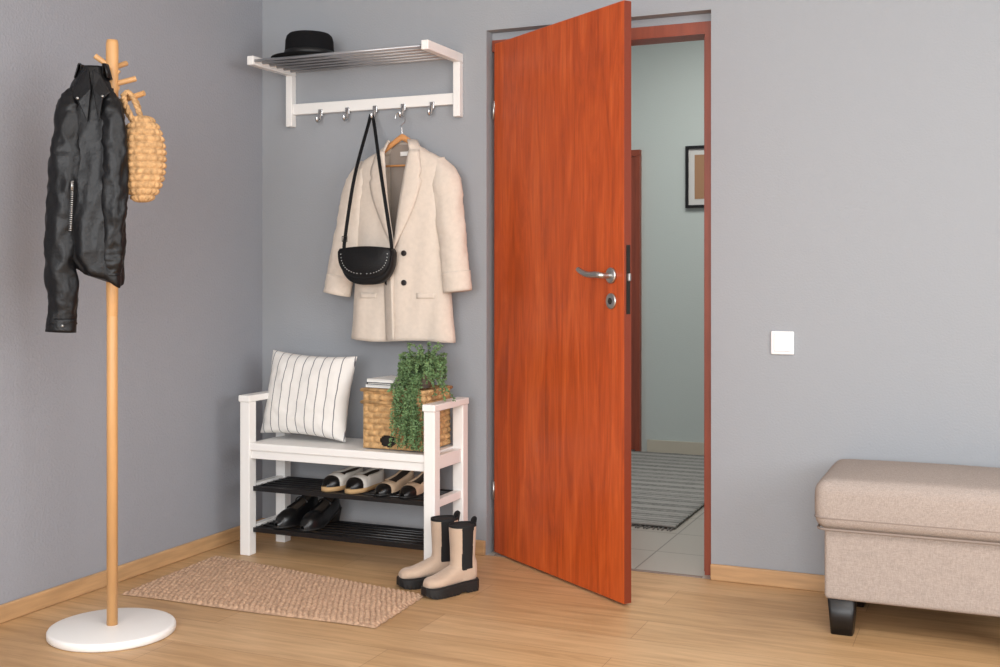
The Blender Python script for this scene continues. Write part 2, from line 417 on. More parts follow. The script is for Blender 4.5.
o=loft('blazer_body',rings,[M_blazer],bz,cap=False,closed=False); solid(o,.003,0)
v=[];f=[]
for i in range(12):
    z=1.22+.40*i/11
    a,b=interp(tabB,z)
    for j in range(9):
        x=-.07+.14*j/8
        x=max(-a*.8,min(a*.8,x)); v.append((x,b*.55,z))
for i in range(11):
    for j in range(8):
        k=i*9+j; f.append((k,k+1,k+10,k+9))
mesh('lining_panel',v,f,M_lining,bz)
def path_loft(name,pts,m,parent,n=32,fold=.004,steps=30,depth=.75,seed=0,cap=True,wr=1.0,freq=.55):
    P=[Vector(p[:3]) for p in pts]; R=[p[3] for p in pts]
    rings=[];k=len(P)-1
    for i in range(steps+1):
        t=i/steps*k; a=min(int(t),k-1); u=t-a
        p0=P[max(a-1,0)];p1=P[a];p2=P[a+1];p3=P[min(a+2,k)]
        c=.5*((2*p1)+(p2-p0)*u+(2*p0-5*p1+4*p2-p3)*u*u+(3*p1-p0-3*p2+p3)*u**3)
        d=.5*((p2-p0)+2*(2*p0-5*p1+4*p2-p3)*u+3*(3*p1-p0-3*p2+p3)*u*u).normalized()
        r=R[a]+(R[a+1]-R[a])*(u*u*(3-2*u))
        ax=Vector((0,1,0)).cross(d).normalized() if abs(d.y)<.95 else Vector((1,0,0))
        ay=d.cross(ax).normalized()
        rg=[]
        s=i/steps
        for j in range(n):
            th=2*PI*j/n
            q=noise.noise(Vector((math.cos(th)*1.5+seed,math.sin(th)*1.5,s*8*freq*2)))
            w=1-abs(noise.noise(Vector((math.cos(th)*1.2+seed*2,math.sin(th)*1.2+s*4,s*16*freq*2))))*3
            rr=r+fold*q*1.6+fold*wr*.6*max(-.6,w)
            rg.append(c+ax*rr*math.cos(th)+ay*rr*depth*math.sin(th))
        rings.append(rg)
    return loft(name,rings,m,parent,cap=cap)
path_loft('sleeve_left',[(-.150,.0,1.543,.038),(-.195,-.005,1.45,.064),(-.230,-.015,1.30,.059),(-.257,-.025,1.16,.056),(-.280,-.03,1.03,.053)],M_blazer,bz,seed=1,fold=.004,steps=50)
path_loft('sleeve_right',[(.150,.0,1.543,.038),(.195,-.005,1.45,.064),(.222,-.015,1.30,.059),(.243,-.025,1.16,.056),(.258,-.03,1.045,.053)],M_blazer,bz,seed=5,fold=.004,steps=50)
path_loft('cuff_left',[(-.268,-.0275,1.10,.059),(-.283,-.03,1.022,.058)],M_blazer,bz,fold=.0015,steps=6)
path_loft('cuff_right',[(.25,-.0275,1.112,.059),(.259,-.03,1.036,.058)],M_blazer,bz,fold=.0015,steps=6)
def lapel(name,side):
    v=[];f=[];rows=26;cols=6
    for i in range(rows+1):
        t=i/rows; z=1.195+t*(1.59-1.195)
        vin=vhalf(z)-.004
        w=.080*math.sin(min(1,t/.72)*PI/2)
        if t>.74: w=.080-(t-.74)/.26*.040
        if .70<t<.78: w-=.018*(1-abs(t-.74)/.04)
        for j in range(cols+1):
            x=vin+w*j/cols
            x=min(x,interp(tabB,z)[0]*.93)
            v.append((side*x,bfront(side*x,z,.006+.007*math.sin(PI*j/cols)),z))
    for i in range(rows):
        for j in range(cols):
            a=i*(cols+1)+j; f.append((a,a+1,a+cols+2,a+cols+1))
    o=mesh(name,v,f,M_blazer,bz); solid(o,.004,0)
lapel('lapel_left',-1); lapel('lapel_right',1)
rings=[]
for i in range(25):
    th=-PI*.28+ (PI*1.56)*i/24
    cx=.060*math.cos(th); cy=.038*math.sin(th)
    rings.append([Vector((cx*1.0,cy,1.625)),Vector((cx*1.08,cy*1.15,1.633)),Vector((cx*1.3,cy*1.3-.002,1.605)),Vector((cx*1.5,cy*1.45-.004,1.583))])
o=loft('collar',rings,M_blazer,bz,cap=False,closed=False); solid(o,.004,0)
v=[];f=[];rows=24
for i in range(rows+1):
    z=.845+(1.2-.845)*i/rows
    for x in (.0,-.045): v.append((x,bfront(x,z,.005),z))
for i in range(rows): f.append((2*i,2*i+1,2*i+3,2*i+2))
o=mesh('front_overlap',v,f,M_blazer,bz); solid(o,.003,0)
for i,(x,z) in enumerate(((-.03,1.185),(.045,1.185),(-.03,1.07),(.045,1.07))):
    y=bfront(x,z,.004)
    loft('button_%d'%(i+1),[ring((x,y,z),(1,0,0),(0,0,1),.011,.011,20),ring((x,y-.005,z),(1,0,0),(0,0,1),.011,.011,20),ring((x,y-.006,z),(1,0,0),(0,0,1),.008,.008,20)],M_button,bz)
for i,xs in enumerate((-.16,.095)):
    v=[];f=[]
    for a in range(9):
        x=xs+.075*a/8
        for b in range(4):
            z=1.03-.022*b/3; v.append((x,bfront(x,z,.003),z))
    for a in range(8):
        for b in range(3):
            k=a*4+b; f.append((k,k+1,k+5,k+4))
    o=mesh('pocket_welt_%d'%(i+1),v,f,M_blazer,bz); solid(o,.002,0)
box('neck_label',(-.018,.018,1.575),(.018,.0205,1.592),M_white,bz)
# hanger
hg=root('wooden_hanger',(BX,BY,0))
rings=[]
for i in range(33):
    t=-1+2*i/32; x=.165*t; z=1.648-.118*abs(t)**1.15; y=0
    rings.append(ring((x,y,z),(0,1,0),(0,0,1),.008,.014-.005*abs(t),14))
loft('hanger_arms',rings,M_hanger,hg)
bars('hanger_bar',[((-.12,0,1.535),(.12,0,1.535))],.004,M_hanger,hg)
hzx=hooks[3]-BX; hyy=-.055-BY
tube('hanger_hook',[(0,0,1.65),(0,0,1.685),(hzx*.3,0,1.695),(.02+hzx*.5,hyy*.6,1.71),(.018+hzx,hyy*.9,1.737),(hzx,hyy,1.757),(-.02+hzx,hyy,1.743),(-.022+hzx,hyy,1.727)],.0025,M_chrome,hg)

# ---------------------------------------------------------------- shoulder bag
sb=root('black_shoulder_bag',(.640,-.207,1.187))
def dshape(w,h,n=40):
    pts=[]
    for j in range(n+1):
        t=PI+PI*j/n
        c=math.cos(t);s=math.sin(t)
        pts.append((w*math.copysign(abs(c)**.75,c),h*math.copysign(abs(s)**.8,s)))
    pts=[(-w*.93,h*.12)]+pts[0:]+[(w*.93,h*.12)]
    top=[(w*.93-(2*w*.93)*k/10, h*(.12+.08*math.sin(PI*k/10))) for k in range(1,10)]
    return pts+top
def dbag(name,w,h,y0,y1,m,z=0):
    layers=[(y0,.93),(y0-.006,1),(y1+.006,1),(y1,.93)]
    rings=[[Vector((x*s,y,z+zz*s)) for x,zz in dshape(w,h)] for y,s in layers]
    return loft(name,rings,m,sb)
dbag('bag_body',.118,.125,.026,-.020,M_bagblk)
dbag('flap',.121,.105,-.0195,-.031,M_bagblk,.004)
v=[];f=[]
for k in range(24):
    t=PI+PI*(k+.5)/24; c=math.cos(t);s=math.sin(t)
    x=.104*math.copysign(abs(c)**.75,c); z=.086*math.copysign(abs(s)**.8,s)+.004
    kk=len(v)
    for a in range(8): v.append((x+.0022*math.cos(a*PI/4),-.031,z+.0022*math.sin(a*PI/4)))
    v.append((x,-.033,z))
    for a in range(8): f.append((kk+a,kk+(a+1)%8,kk+8))
mesh('studs',v,f,M_steel,sb)
hk=Vector((hooks[2]-.640,-.060+.207,1.742-1.187))
def strap(name,pts,w,m,parent,t=.0035):
    P=[Vector(p) for p in pts]; n=len(P)
    res=[]
    k=n-1;steps=30
    for i in range(steps+1):
        tt=i/steps*k;a=min(int(tt),k-1);u=tt-a
        p0=P[max(a-1,0)];p1=P[a];p2=P[a+1];p3=P[min(a+2,k)]
        c=.5*((2*p1)+(p2-p0)*u+(2*p0-5*p1+4*p2-p3)*u*u+(3*p1-p0-3*p2+p3)*u**3)
        d=(.5*((p2-p0)+2*(2*p0-5*p1+4*p2-p3)*u+3*(3*p1-p0-3*p2+p3)*u*u)).normalized()
        ay=Vector((0,1,0)); ax=ay.cross(d)
        if ax.length<.2: ax=Vector((1,0,0))
        ax.normalize(); ay=d.cross(ax).normalized()
        res.append([c+ax*w/2+ay*t/2,c-ax*w/2+ay*t/2,c-ax*w/2-ay*t/2,c+ax*w/2-ay*t/2])
    return loft(name,res,m,parent,smooth=False)
strap('strap_left',[(-.106,0,.01),(-.103,.0,.06),(-.078,.030,.30),hk+Vector((-.012,0,-.03)),hk+Vector((-.002,.0,.006))],.014,M_bagblk,sb)
strap('strap_right',[(.106,0,.01),(.101,.0,.06),(.040,.030,.32),hk+Vector((.014,0,-.03)),hk+Vector((.002,.0,.006))],.014,M_bagblk,sb)
tube('buckle',[(-.110,-.01,.045),(-.088,-.01,.045),(-.088,-.01,.065),(-.110,-.01,.065)],.002,M_dsteel,sb,cyc=True,smooth=False)

# ---------------------------------------------------------------- bench
bn=root('white_shoe_bench')
bx0,bx1=.164,1.020; yf,yb=-.382,-.095; L=.045
H=.628
for nm,x,y in (('leg_front_left',bx0,yf),('leg_front_right',bx1-L,yf),('leg_rear_left',bx0,yb-L),('leg_rear_right',bx1-L,yb-L)):
    box(nm,(x,y,0),(x+L,y+L,H-.026),M_white,bn,.003)
for nm,x in (('left',bx0),('right',bx1-L)):
    box('arm_'+nm,(x-.004,yf-.006,H-.026),(x+L+.004,yb+.002,H),M_white,bn,.004)
    box('side_rail_seat_'+nm,(x+.008,yf+L,.385),(x+L-.008,yb-L,.435),M_white,bn,.002)
    box('side_rail_mid_'+nm,(x+.008,yf+L,.245),(x+L-.008,yb-L,.275),M_white,bn,.002)
    box('side_rail_low_'+nm,(x+.008,yf+L,.085),(x+L-.008,yb-L,.113),M_white,bn,.002)
box('seat',(bx0+L-.002,yf+.004,.412),(bx1-L+.002,yb-.002,.442),M_white,bn,.004)
box('apron_front',(bx0+L,yf+.012,.380),(bx1-L,yf+.03,.412),M_white,bn,.002)
box('apron_rear',(bx0+L,yb-.03,.380),(bx1-L,yb-.012,.412),M_white,bn,.002)
for nm,z in (('upper',.262),('lower',.10)):
    segs=[((bx0+.035,y,z),(bx1-.035,y,z)) for y in (-.328,-.288,-.248,-.208,-.168,-.135)]
    bars('shoe_shelf_'+nm,segs,.006,M_black,bn,10)
    joinboxes('shoe_shelf_frame_'+nm,[((bx0+L,-.358,z-.011),(bx1-L,-.348,z+.007)),((bx0+L,-.124,z-.011),(bx1-L,-.114,z+.007)),((bx0+L,-.348,z-.011),(bx0+L+.01,-.124,z+.006)),((bx1-L-.01,-.348,z-.011),(bx1-L,-.124,z+.006))],M_black,bn)

# ---------------------------------------------------------------- cushion
cu=root('striped_cushion',(.372,-.215,.621),math.radians(2),math.radians(-12),math.radians(2.5))
v=[];f=[];n=36;W=.200;Hc=.174
def cpt(u,w,s):
    e=1-.09*(1-abs(w)**2)*abs(u)**3; g=1-.09*(1-abs(u)**2)*abs(w)**3
    th=.062*max(0,(1-u**4)*(1-w**4))**.55*(1-.25*(u*u+w*w)*.5)
    x=u*W*e; z=w*Hc*g
    wr=.006*noise.noise(Vector((u*3,w*3,s)))+.004*noise.noise(Vector((u*8,w*8,s+4)))
    return (x,s*(th+ (wr if th>.008 else 0)),z)
for s in (-1,1):
    k=len(v)
    for i in range(n+1):
        for j in range(n+1): v.append(cpt(-1+2*j/n,-1+2*i/n,s))
    for i in range(n):
        for j in range(n):
            a=k+i*(n+1)+j; f.append((a,a+1,a+n+2,a+n+1))
o=mesh('cushion_cover',v,f,M_cush,cu)
w=o.modifiers.new('w','WELD'); w.merge_threshold=.0008
sub(o,1)

# ---------------------------------------------------------------- wicker basket
bk=root('wicker_basket')
kx0,kx1,ky0,ky1,kz0,kz1=.692,.952,-.330,-.115,.446,.672
def weave(P0,U,V,Nn,lu,lv,rows,cols,amp=.009,hole=None):
    nu=int(cols*6);nv=int(rows*6);vv=[];ff=[]
    for i in range(nv+1):
        for j in range(nu+1):
            a=j/nu;b=i/nv
            row=min(rows-1,int(b*rows))
            prof=abs(math.sin(PI*b*rows))**.55
            w=abs(math.cos(PI*a*cols/2+(row%2)*PI/2))**.7
            d=amp*(prof*(.25+.75*w))-.002
            edge=min(1,min(a,1-a)*25)
            vv.append(P0+U*(a*lu)+V*(b*lv)+Nn*(d*edge))
    for i in range(nv):
        for j in range(nu):
            k=i*(nu+1)+j; a=(j+.5)/nu;b=(i+.5)/nv
            if hole and ((a-hole[0])/hole[2])**2+((b-hole[1])/hole[3])**2<1: continue
            ff.append((k,k+1,k+nu+2,k+nu+1))
    return vv,ff
def add(vs,fs,vv,ff):
    k=len(vs); vs+=vv; fs+=[tuple(k+i for i in q) for q in ff]
X=Vector((1,0,0));Y=Vector((0,1,0));Z=Vector((0,0,1))
lx=kx1-kx0;ly=ky1-ky0;lz=kz1-kz0
vs=[];fs=[]
add(vs,fs,*weave(Vector((kx0,ky0,kz0)),X,Z,-Y,lx,lz,10,12,amp=.011,hole=(.42,.14,.13,.10)))
add(vs,fs,*weave(Vector((kx0,ky1,kz0)),X,Z,Y,lx,lz,10,12))
add(vs,fs,*weave(Vector((kx0,ky0,kz0)),Y,Z,-X,ly,lz,10,10))
add(vs,fs,*weave(Vector((kx1,ky0,kz0)),Y,Z,X,ly,lz,10,10,amp=.011))
mesh('woven_walls',vs,fs,M_wick,bk)
vs=[];fs=[]
add(vs,fs,*weave(Vector((kx0,ky0,kz1-.008)),X,Y,Z,lx,ly,12,14,.006))
mesh('woven_lid',vs,fs,M_wick,bk)
box('inner_dark_fill',(kx0+.008,ky0+.012,kz0+.002),(kx1-.008,ky1-.008,kz1-.012),M_dark,bk)  # near-black block paints the shade inside, seen through the handle hole
for i,z in enumerate((kz1-.006,kz1-.052)):
    tube('rim_%d'%(i+1),[(kx0-.004,ky0-.006,z),(kx1+.004,ky0-.006,z),(kx1+.004,ky1+.004,z),(kx0-.004,ky1+.004,z)],.0065,M_wick,bk,cyc=True,smooth=False)

# books
bo=root('stack_of_books',(.757,-.225,kz1+.0005),math.radians(-6))
zz=0
for i,(a,b,h,m) in enumerate(((.062,.085,.011,M_cover),(.058,.083,.008,M_coverd),(.060,.08,.012,M_cover))):
    box('pages_%d'%i,(-a+.003,-b+.003,zz+.002),(a-.002,b-.003,zz+h-.002),M_paper,bo)
    joinboxes('cover_%d'%i,[((-a,-b,zz),(a,b,zz+.002)),((-a,-b,zz+h-.002),(a,b,zz+h)),((-a,-b,zz+.002),(-a+.002,b,zz+h-.002))],m,bo)
    zz+=h+.0005

# ---------------------------------------------------------------- trailing plant
PXl,PYl=.898,-.240; PZl=kz1+.002
pl=root('trailing_potted_plant',(PXl,PYl,PZl))
lathe('pot',[(.001,0),(.030,0),(.038,.045),(.040,.047),(.040,.058),(.036,.058),(.034,.045),(.001,.043)],M_pot,pl)
lathe('soil',[(.001,.044),(.0345,.044),(.001,.050)],M_soil,pl,n=20)
v=[];f=[]
def leaf(c,d,s):
    d=d.normalized(); side=d.cross(Vector((random.uniform(-1,1),random.uniform(-1,1),random.uniform(-.3,1)))).normalized()
    nrm=d.cross(side)*s*.25
    k=len(v)
    v.extend([c,c+d*s*.5+side*s*.42+nrm,c+d*s*1.1,c+d*s*.5-side*s*.42+nrm,c+d*s*.5])
    f.extend([(k,k+1,k+4),(k+1,k+2,k+4),(k+2,k+3,k+4),(k+3,k,k+4)])
stems=[]
def strand(p,vel,length,droop,ls=.010,limr=None,zmin=.458):
    pts=[Vector(p)];d=Vector(vel);step=.009
    for i in range(int(length/step)):
        d=(d+Vector((random.uniform(-.14,.14),random.uniform(-.14,.14),-droop))).normalized()
        q=pts[-1]+d*step
        if limr:
            rr=math.hypot(q.x,q.y)
            if rr>limr: q.x*=limr/rr; q.y*=limr/rr
        wx=q.x+PXl; wy=q.y+PYl; wz=q.z+PZl
        if wz<kz1+.012 and ky0-.018<wy<ky1+.01 and kx0<wx<kx1+.016:
            if wy<ky0+.02 or pts[-1].z+PZl<kz1+.004: q.y=ky0-.020-PYl
            else: q.z=.012
        if wz<zmin: break
        pts.append(q)
        for _ in range(3):
            o=Vector((random.uniform(-1,1),random.uniform(-1,1),random.uniform(-.9,.5)))
            leaf(q,o,random.uniform(.75,1.3)*ls)
    stems.append(pts)
for k in range(120):
    th=random.uniform(0,2*PI);r=random.uniform(.0,.03)
    strand((r*math.cos(th),r*math.sin(th),.05),(math.cos(th)*random.uniform(.1,.8),math.sin(th)*random.uniform(.1,.8),random.uniform(.8,1.3)),random.uniform(.09,.17),random.uniform(.10,.21),limr=.086)
for k in range(34):
    x=random.uniform(-.055,.03)
    strand((x*.6,-.035,.053),(x*5,-.9,.3),random.uniform(.2,.36),random.uniform(.16,.36))
for k in range(4):
    strand((.03,-.02,.053),(.9,-.35,.35),random.uniform(.12,.19),.13)
for k in range(3):
    strand((-.02,-.03,.053),(-.5,-.8,.4),random.uniform(.12,.17),.12)
mesh('leaves',v,f,M_leaf,pl,False)
sg=[]
for s in stems:
    for a,b in zip(s[::2],s[2::2]): sg.append((a,b))
bars('stems',sg,.001,M_stem,pl,4)

# ---------------------------------------------------------------- shoes
def shoe(name,loc,rz,Ls,wd,hh,mu,msole,mtoe=None,sole=.012,heel=0,openf=.38,strapm=None):
    r=root(name,loc,rz)
    N=30
    def outl(t):
        if t<.3: return wd*(math.sin(PI/2*min(1,(t+.012)/.3))**.55)
        if t<.65: return wd*(1-.2*(t-.3)/.35)
        return wd*.8*(max(0.05,1-((t-.65)/.36)**4))**.5
    rings=[];tt=[i/N for i in range(N+1)]
    def hz(t): return heel*max(0,(t-.35)/.65)**1.3
    for i,t in enumerate(tt):
        w=outl(t)+.002;y=-Ls/2+Ls*t;z0=hz(t)
        rings.append([Vector((-w,y,z0)),Vector((w,y,z0)),Vector((w,y,z0+sole)),Vector((-w,y,z0+sole))])
    loft('sole',rings,msole,r)
    if heel>.02:
        loft('heel',[ring((0,Ls*.42,0),(1,0,0),(0,1,0),.018,.02,16),ring((0,Ls*.40,heel*.9),(1,0,0),(0,1,0),.03,.035,16)],msole,r)
    ox=[-1,-1.02,-.95,-.88,-.80,-.6,0,.6,.80,.88,.95,1.02,1]
    oz=[0,.4,.8,1,.8,.06,.06,.06,.8,1,.8,.4,0]
    vx=[-1,-1.0,-.92,-.78,-.6,-.33,0,.33,.6,.78,.92,1.0,1]
    vz=[0,.36,.64,.80,.90,.97,1,.97,.90,.80,.64,.36,0]
    rings=[];mi=[]
    for i,t in enumerate(tt):
        w=outl(t);y=-Ls/2+.004+(Ls-.008)*t;z0=hz(t)+sole
        op=t>openf
        if not op: h=hh*(.45+.55*math.sin(PI/2*min(1,t/openf)))*(.35+.65*min(1,(t+.02)/.12))
        else: h=hh*.95+.01*max(0,(t-.7)/.3)
        a,b=(ox,oz) if op else (vx,vz)
        rings.append([Vector((w*p,y,z0+h*q)) for p,q in zip(a,b)])
    for i in range(N):
        for j in range(12):
            t=tt[i]
            if t>=openf-.02 and 4<=j<=7: mi.append(2)
            elif mtoe and t<.17: mi.append(1)
            else: mi.append(0)
    loft('upper',rings,[mu,mtoe or mu,M_insole],r,cap=False,closed=False,mi=mi)
    if strapm:
        rg=[]
        for i in range(13):
            a=PI*i/12; t=.62
            rg.append((-math.cos(a)*wd*.85,-Ls/2+Ls*t,hz(t)+sole+hh*.9+.02*math.sin(a)))
        tube('ankle_strap',rg,.003,strapm,r)
    return r
zu=.2695; zl=.1075
shoe('espadrille_shoe',(.540,-.228,zu),math.radians(-6),.235,.040,.046,M_canvas,M_rope,M_blkS,sole=.016)
shoe('espadrille_shoe.001',(.640,-.228,zu),math.radians(-3),.235,.040,.046,M_canvas,M_rope,M_blkS,sole=.016)
shoe('slingback_shoe',(.770,-.228,zu),math.radians(-6),.235,.036,.040,M_beigeS,M_sole,M_blkS,sole=.007,heel=.03)
shoe('slingback_shoe.001',(.872,-.228,zu),math.radians(-3),.235,.036,.040,M_beigeS,M_sole,M_blkS,sole=.007,heel=.03)
shoe('black_heeled_shoe',(.325,-.228,zl),math.radians(-10),.235,.037,.060,M_blkS,M_sole,None,sole=.008,heel=.06,strapm=M_blkS)
shoe('black_heeled_shoe.001',(.435,-.228,zl),math.radians(-4),.235,.037,.060,M_blkS,M_sole,None,sole=.008,heel=.06,strapm=M_blkS)

# ---------------------------------------------------------------- boots
def boot(name,heel,toe):
    h=Vector((*heel,0));t=Vector((*toe,0)); d=t-h; Lb=d.length
    rz=math.atan2(d.y,d.x)
    r=root(name,(h.x,h.y,0.001),rz)   # local +x = toe direction
    N=30;rings=[]
    def hwid(s):
        if s>.72: return .043*(max(0.02,1-((s-.72)/.29)**2.4))**.5
        if s>.35: return .035+.008*(s-.35)/.37
        if s<.12: return .035*(max(.05,1-((.12-s)/.13)**2.2))**.5
        return .035
    for i in range(N+1):
        s=i/N; w=hwid(s)+.004; x=-.003+(Lb+.006)*s
        zt=.036-.006*s+ (.005*((s-.8)/.2)**2 if s>.8 else 0)
        zb=0 if s<.28 or s>.4 else .006
        if s>.85: zb=.010*((s-.85)/.15)**2
        lug=.003 if i%2 else 0
        rings.append([Vector((x,-w+lug,zb)),Vector((x,w-lug,zb)),Vector((x,w,zb+.012)),Vector((x,w,zt)),Vector((x,w-.004,zt+.003)),Vector((x,-w+.004,zt+.003)),Vector((x,-w,zt)),Vector((x,-w,zb+.012))])
    loft('sole',rings,M_sole,r,smooth=False)
    bm=bmesh.new()
    def addl(rings):
        n=len(rings[0]);vv=[[bm.verts.new(p) for p in rg] for rg in rings]
        for a,b in zip(vv,vv[1:]):
            for j in range(n): bm.faces.new((a[j],a[(j+1)%n],b[(j+1)%n],b[j]))
        bm.faces.new(vv[0][::-1]);bm.faces.new(vv[-1])
    fr=[]
    for i in range(15):
        s=.03+.955*i/14; w=hwid(s)-.002
        ht=.030+.056*max(0,1-((s-.2)/.62)) if s>.2 else .086
        ht=max(ht,.036)
        if s>.85: ht*= (1-((s-.85)/.16)**2*.5)
        fr.append(ring((Lb*s,0,.030+ht/2),(0,1,0),(0,0,1),w,ht/2,24,2.6))
    addl(fr)
    sh=[]
    for z,cx,ra,rb in ((.040,.055,.049,.033),(.075,.054,.050,.035),(.11,.053,.045,.035),(.15,.053,.046,.037),(.19,.053,.048,.039),(.215,.053,.049,.040),(.228,.053,.050,.041)):
        sh.append(ring((cx,0,z),(1,0,0),(0,1,0),ra,rb,28,2.3))
    addl(sh)
    me=bpy.data.meshes.new('u');bmesh.ops.recalc_face_normals(bm,faces=bm.faces);bm.to_mesh(me);bm.free()
    o=bpy.data.objects.new('upper',me);link(o)
    rm=o.modifiers.new('r','REMESH');rm.mode='VOXEL';rm.voxel_size=.0032
    sm=o.modifiers.new('s','SMOOTH');sm.iterations=8;sm.factor=.6
    dg=bpy.context.evaluated_depsgraph_get()
    m2=bpy.data.meshes.new_from_object(o.evaluated_get(dg));bpy.data.objects.remove(o)
    m2.materials.clear()
    for m in (M_suede,M_elast): m2.materials.append(m)
    for p in m2.polygons:
        p.use_smooth=True;c=p.center
        g=abs(c.x-.056)<.022+.06*max(0,c.z-.18) and .080<c.z<.235 and abs(c.y)>.015
        p.material_index=1 if (g or c.z>.226) else 0
    link(bpy.data.objects.new('upper',m2),r)
    strap('pull_tab',[(.006,0,.215),(.002,0,.236),(.001,0,.243),(.007,0,.240),(.010,0,.226)],.018,M_elast,r)
    loft('top_binding',[ring((.053,0,.224),(1,0,0),(0,1,0),.0495,.0405,28,2.3),ring((.053,0,.232),(1,0,0),(0,1,0),.0495,.0405,28,2.3),ring((.053,0,.232),(1,0,0),(0,1,0),.045,.036,28,2.3),ring((.053,0,.225),(1,0,0),(0,1,0),.044,.035,28,2.3)],M_elast,r,cap=False)
boot('chelsea_boot',(1.115,-.383),(.966,-.553))
boot('chelsea_boot.001',(1.210,-.445),(1.108,-.632))

# ---------------------------------------------------------------- jute rug
rg=root('jute_rug')
A=Vector((.130,-1.01,0));B=Vector((.092,-.445,0));C=Vector((1.098,-.612,0));D=Vector((1.12,-.990,0))
nu,nv=420,160;v=[];f=[];rows=20
for i in range(nv+1):
    b=i/nv
    for j in range(nu+1):
        a=j/nu
        p=(A*(1-b)+B*b)*(1-a)+(D*(1-b)+C*b)*a
        row=min(rows-1,int(b*rows))
        h=abs(math.sin(PI*b*rows))**.6
        k=.35+.65*abs(math.sin(a*PI*48+(row%2)*PI/2+.25*math.sin(row)))**.8
        edge=min(1,min(a,1-a)*60,min(b,1-b)*30)
        wob=.004*math.sin(a*9)*(1 if b in(0,1) else 0)
        v.append((p.x+.003*math.sin(row*2.3)*(1 if a in(0,1) else 0),p.y+wob,.002+(.002+.010*h*k)*edge))
for i in range(nv):
    for j in range(nu):
        a=i*(nu+1)+j; f.append((a,a+1,a+nu+2,a+nu+1))
mesh('braided_field',v,f,M_jute,rg)

# ---------------------------------------------------------------- coat stand
PX,PY=.398,-1.345
cs=root('coat_stand',(PX,PY,0))
lathe('round_base',[(.001,0),(.184,0),(.189,.004),(.189,.018),(.186,.023),(.180,.025),(.001,.026)],M_white,cs,n=72)
lathe('pole',[(.001,.02),(.0165,.02),(.0165,.97),(.0155,.972),(.0165,.975),(.018,1.08),(.018,1.10),(.017,1.102),(.018,1.104),(.0185,1.81),(.016,1.822),(.001,1.825)],M_beech,cs,n=28)
rt=Vector((.917,.399,0)); fw=Vector((-.399,.917,0))
def pg(name,z,du,dv,L1,rise):
    d=(rt*du+fw*dv).normalized()
    a=Vector((0,0,z))-d*.02-Vector((0,0,rise*.02/L1)); b=Vector((0,0,z+rise))+d*L1
    tube(name,[a,(a+b)/2,b],.0085,M_beech,cs,smooth=False)
pg('peg_1',1.735,-1,-.3,.05,.036); pg('peg_2',1.685,1,.5,.07,.024); pg('peg_3',1.625,1,-.25,.11,.030)
pg('peg_4',1.68,-.75,-.65,.10,.03); pg('peg_5',1.61,-.3,1,.09,.028); pg('peg_6',1.735,.3,1,.07,.028)

# ---------------------------------------------------------------- leather jacket (hung by its collar on a peg)
jk=root('leather_jacket',(PX,PY,0),math.radians(23.5))   # local x: right, -y: front
tabJ=[(1.085,-.010,.060,.03),(1.11,-.020,.075,.045),(1.16,-.044,.098,.052),(1.24,-.046,.104,.054),(1.35,-.036,.100,.054),(1.46,-.030,.098,.052),(1.55,-.032,.092,.050),(1.62,-.038,.078,.046),(1.67,-.038,.058,.042),(1.705,-.034,.042,.036),(1.725,-.030,.034,.03)]
rings=[]
NR=90
for i in range(NR+1):
    z=1.095+(1.725-1.095)*i/NR
    c,a,b=interp(tabJ,z)
    rgx=[]
    for j in range(96):
        th=2*PI*j/96;cs_=math.cos(th);sn=math.sin(th)
        fo=.005*math.sin(th*6+z*4)+.010*noise.noise(Vector((cs_*1.8,sn*1.8,z*2.5)))+.003*noise.noise(Vector((cs_*4,sn*4,z*8)))
        fo+=.003*(1-3*abs(noise.noise(Vector((cs_*2.5+3,sn*2.5,z*9)))))
        k=min(1,max(.2,(1.72-z)/.35))
        zz=z
        if i<14: zz+=(.03*(-cs_)+.006*math.sin(th*4))*(14-i)/14
        rgx.append(Vector((c+(a+fo*k)*cs_,-.078+(b+fo*k)*sn,zz)))
    rings.append(rgx)
loft('jacket_body',rings,M_leather,jk)
path_loft('sleeve_left',[(-.070,-.088,1.655,.026),(-.090,-.10,1.59,.044),(-.097,-.112,1.46,.048),(-.104,-.116,1.32,.047),(-.116,-.114,1.16,.046),(-.110,-.108,1.04,.043),(-.116,-.105,.955,.041)],M_leather,jk,n=48,fold=.0045,steps=110,seed=3,depth=.8,freq=.7)
path_loft('cuff_left',[(-.115,-.105,.972,.0435),(-.117,-.105,.93,.0445)],M_leather,jk,fold=.001,steps=4,depth=.8)
path_loft('sleeve_right',[(.005,-.09,1.65,.026),(.032,-.098,1.58,.037),(.038,-.10,1.45,.039),(.036,-.098,1.30,.038),(.032,-.09,1.17,.036),(.024,-.088,1.10,.032)],M_leather,jk,n=48,fold=.004,steps=90,seed=8,depth=.8,freq=.7)
path_loft('side_panel',[(-.085,-.055,1.52,.038),(-.116,-.05,1.36,.043),(-.140,-.05,1.25,.040),(-.150,-.05,1.20,.034)],M_leather,jk,n=40,fold=.003,steps=60,seed=12,depth=.7)
path_loft('waist_belt',[(-.142,-.052,1.228,.043),(-.146,-.052,1.192,.040)],M_leather,jk,n=36,fold=.001,steps=4,depth=.8)
def poly_cloth(name,pts,y,m,parent,t=.007):
    n=len(pts); v=[(p[0],y+(p[2] if len(p)>2 else 0),p[1]) for p in pts]
    o=mesh(name,v,[tuple(range(n))],m,parent,False); solid(o,t,0); mod_bevel(o,.003,2); return o
poly_cloth('lapel_left',[(-.050,1.705,.018),(-.030,1.712,.012),(-.016,1.65,-.006),(-.026,1.55,-.008),(-.052,1.61,-.008),(-.074,1.63,0)],-.128,M_leather,jk)
poly_cloth('lapel_right',[(-.018,1.712,.012),(.006,1.695,.016),(.036,1.64,.004),(.020,1.62,-.006),(.008,1.55,-.010),(-.010,1.645,-.008)],-.130,M_leather,jk)
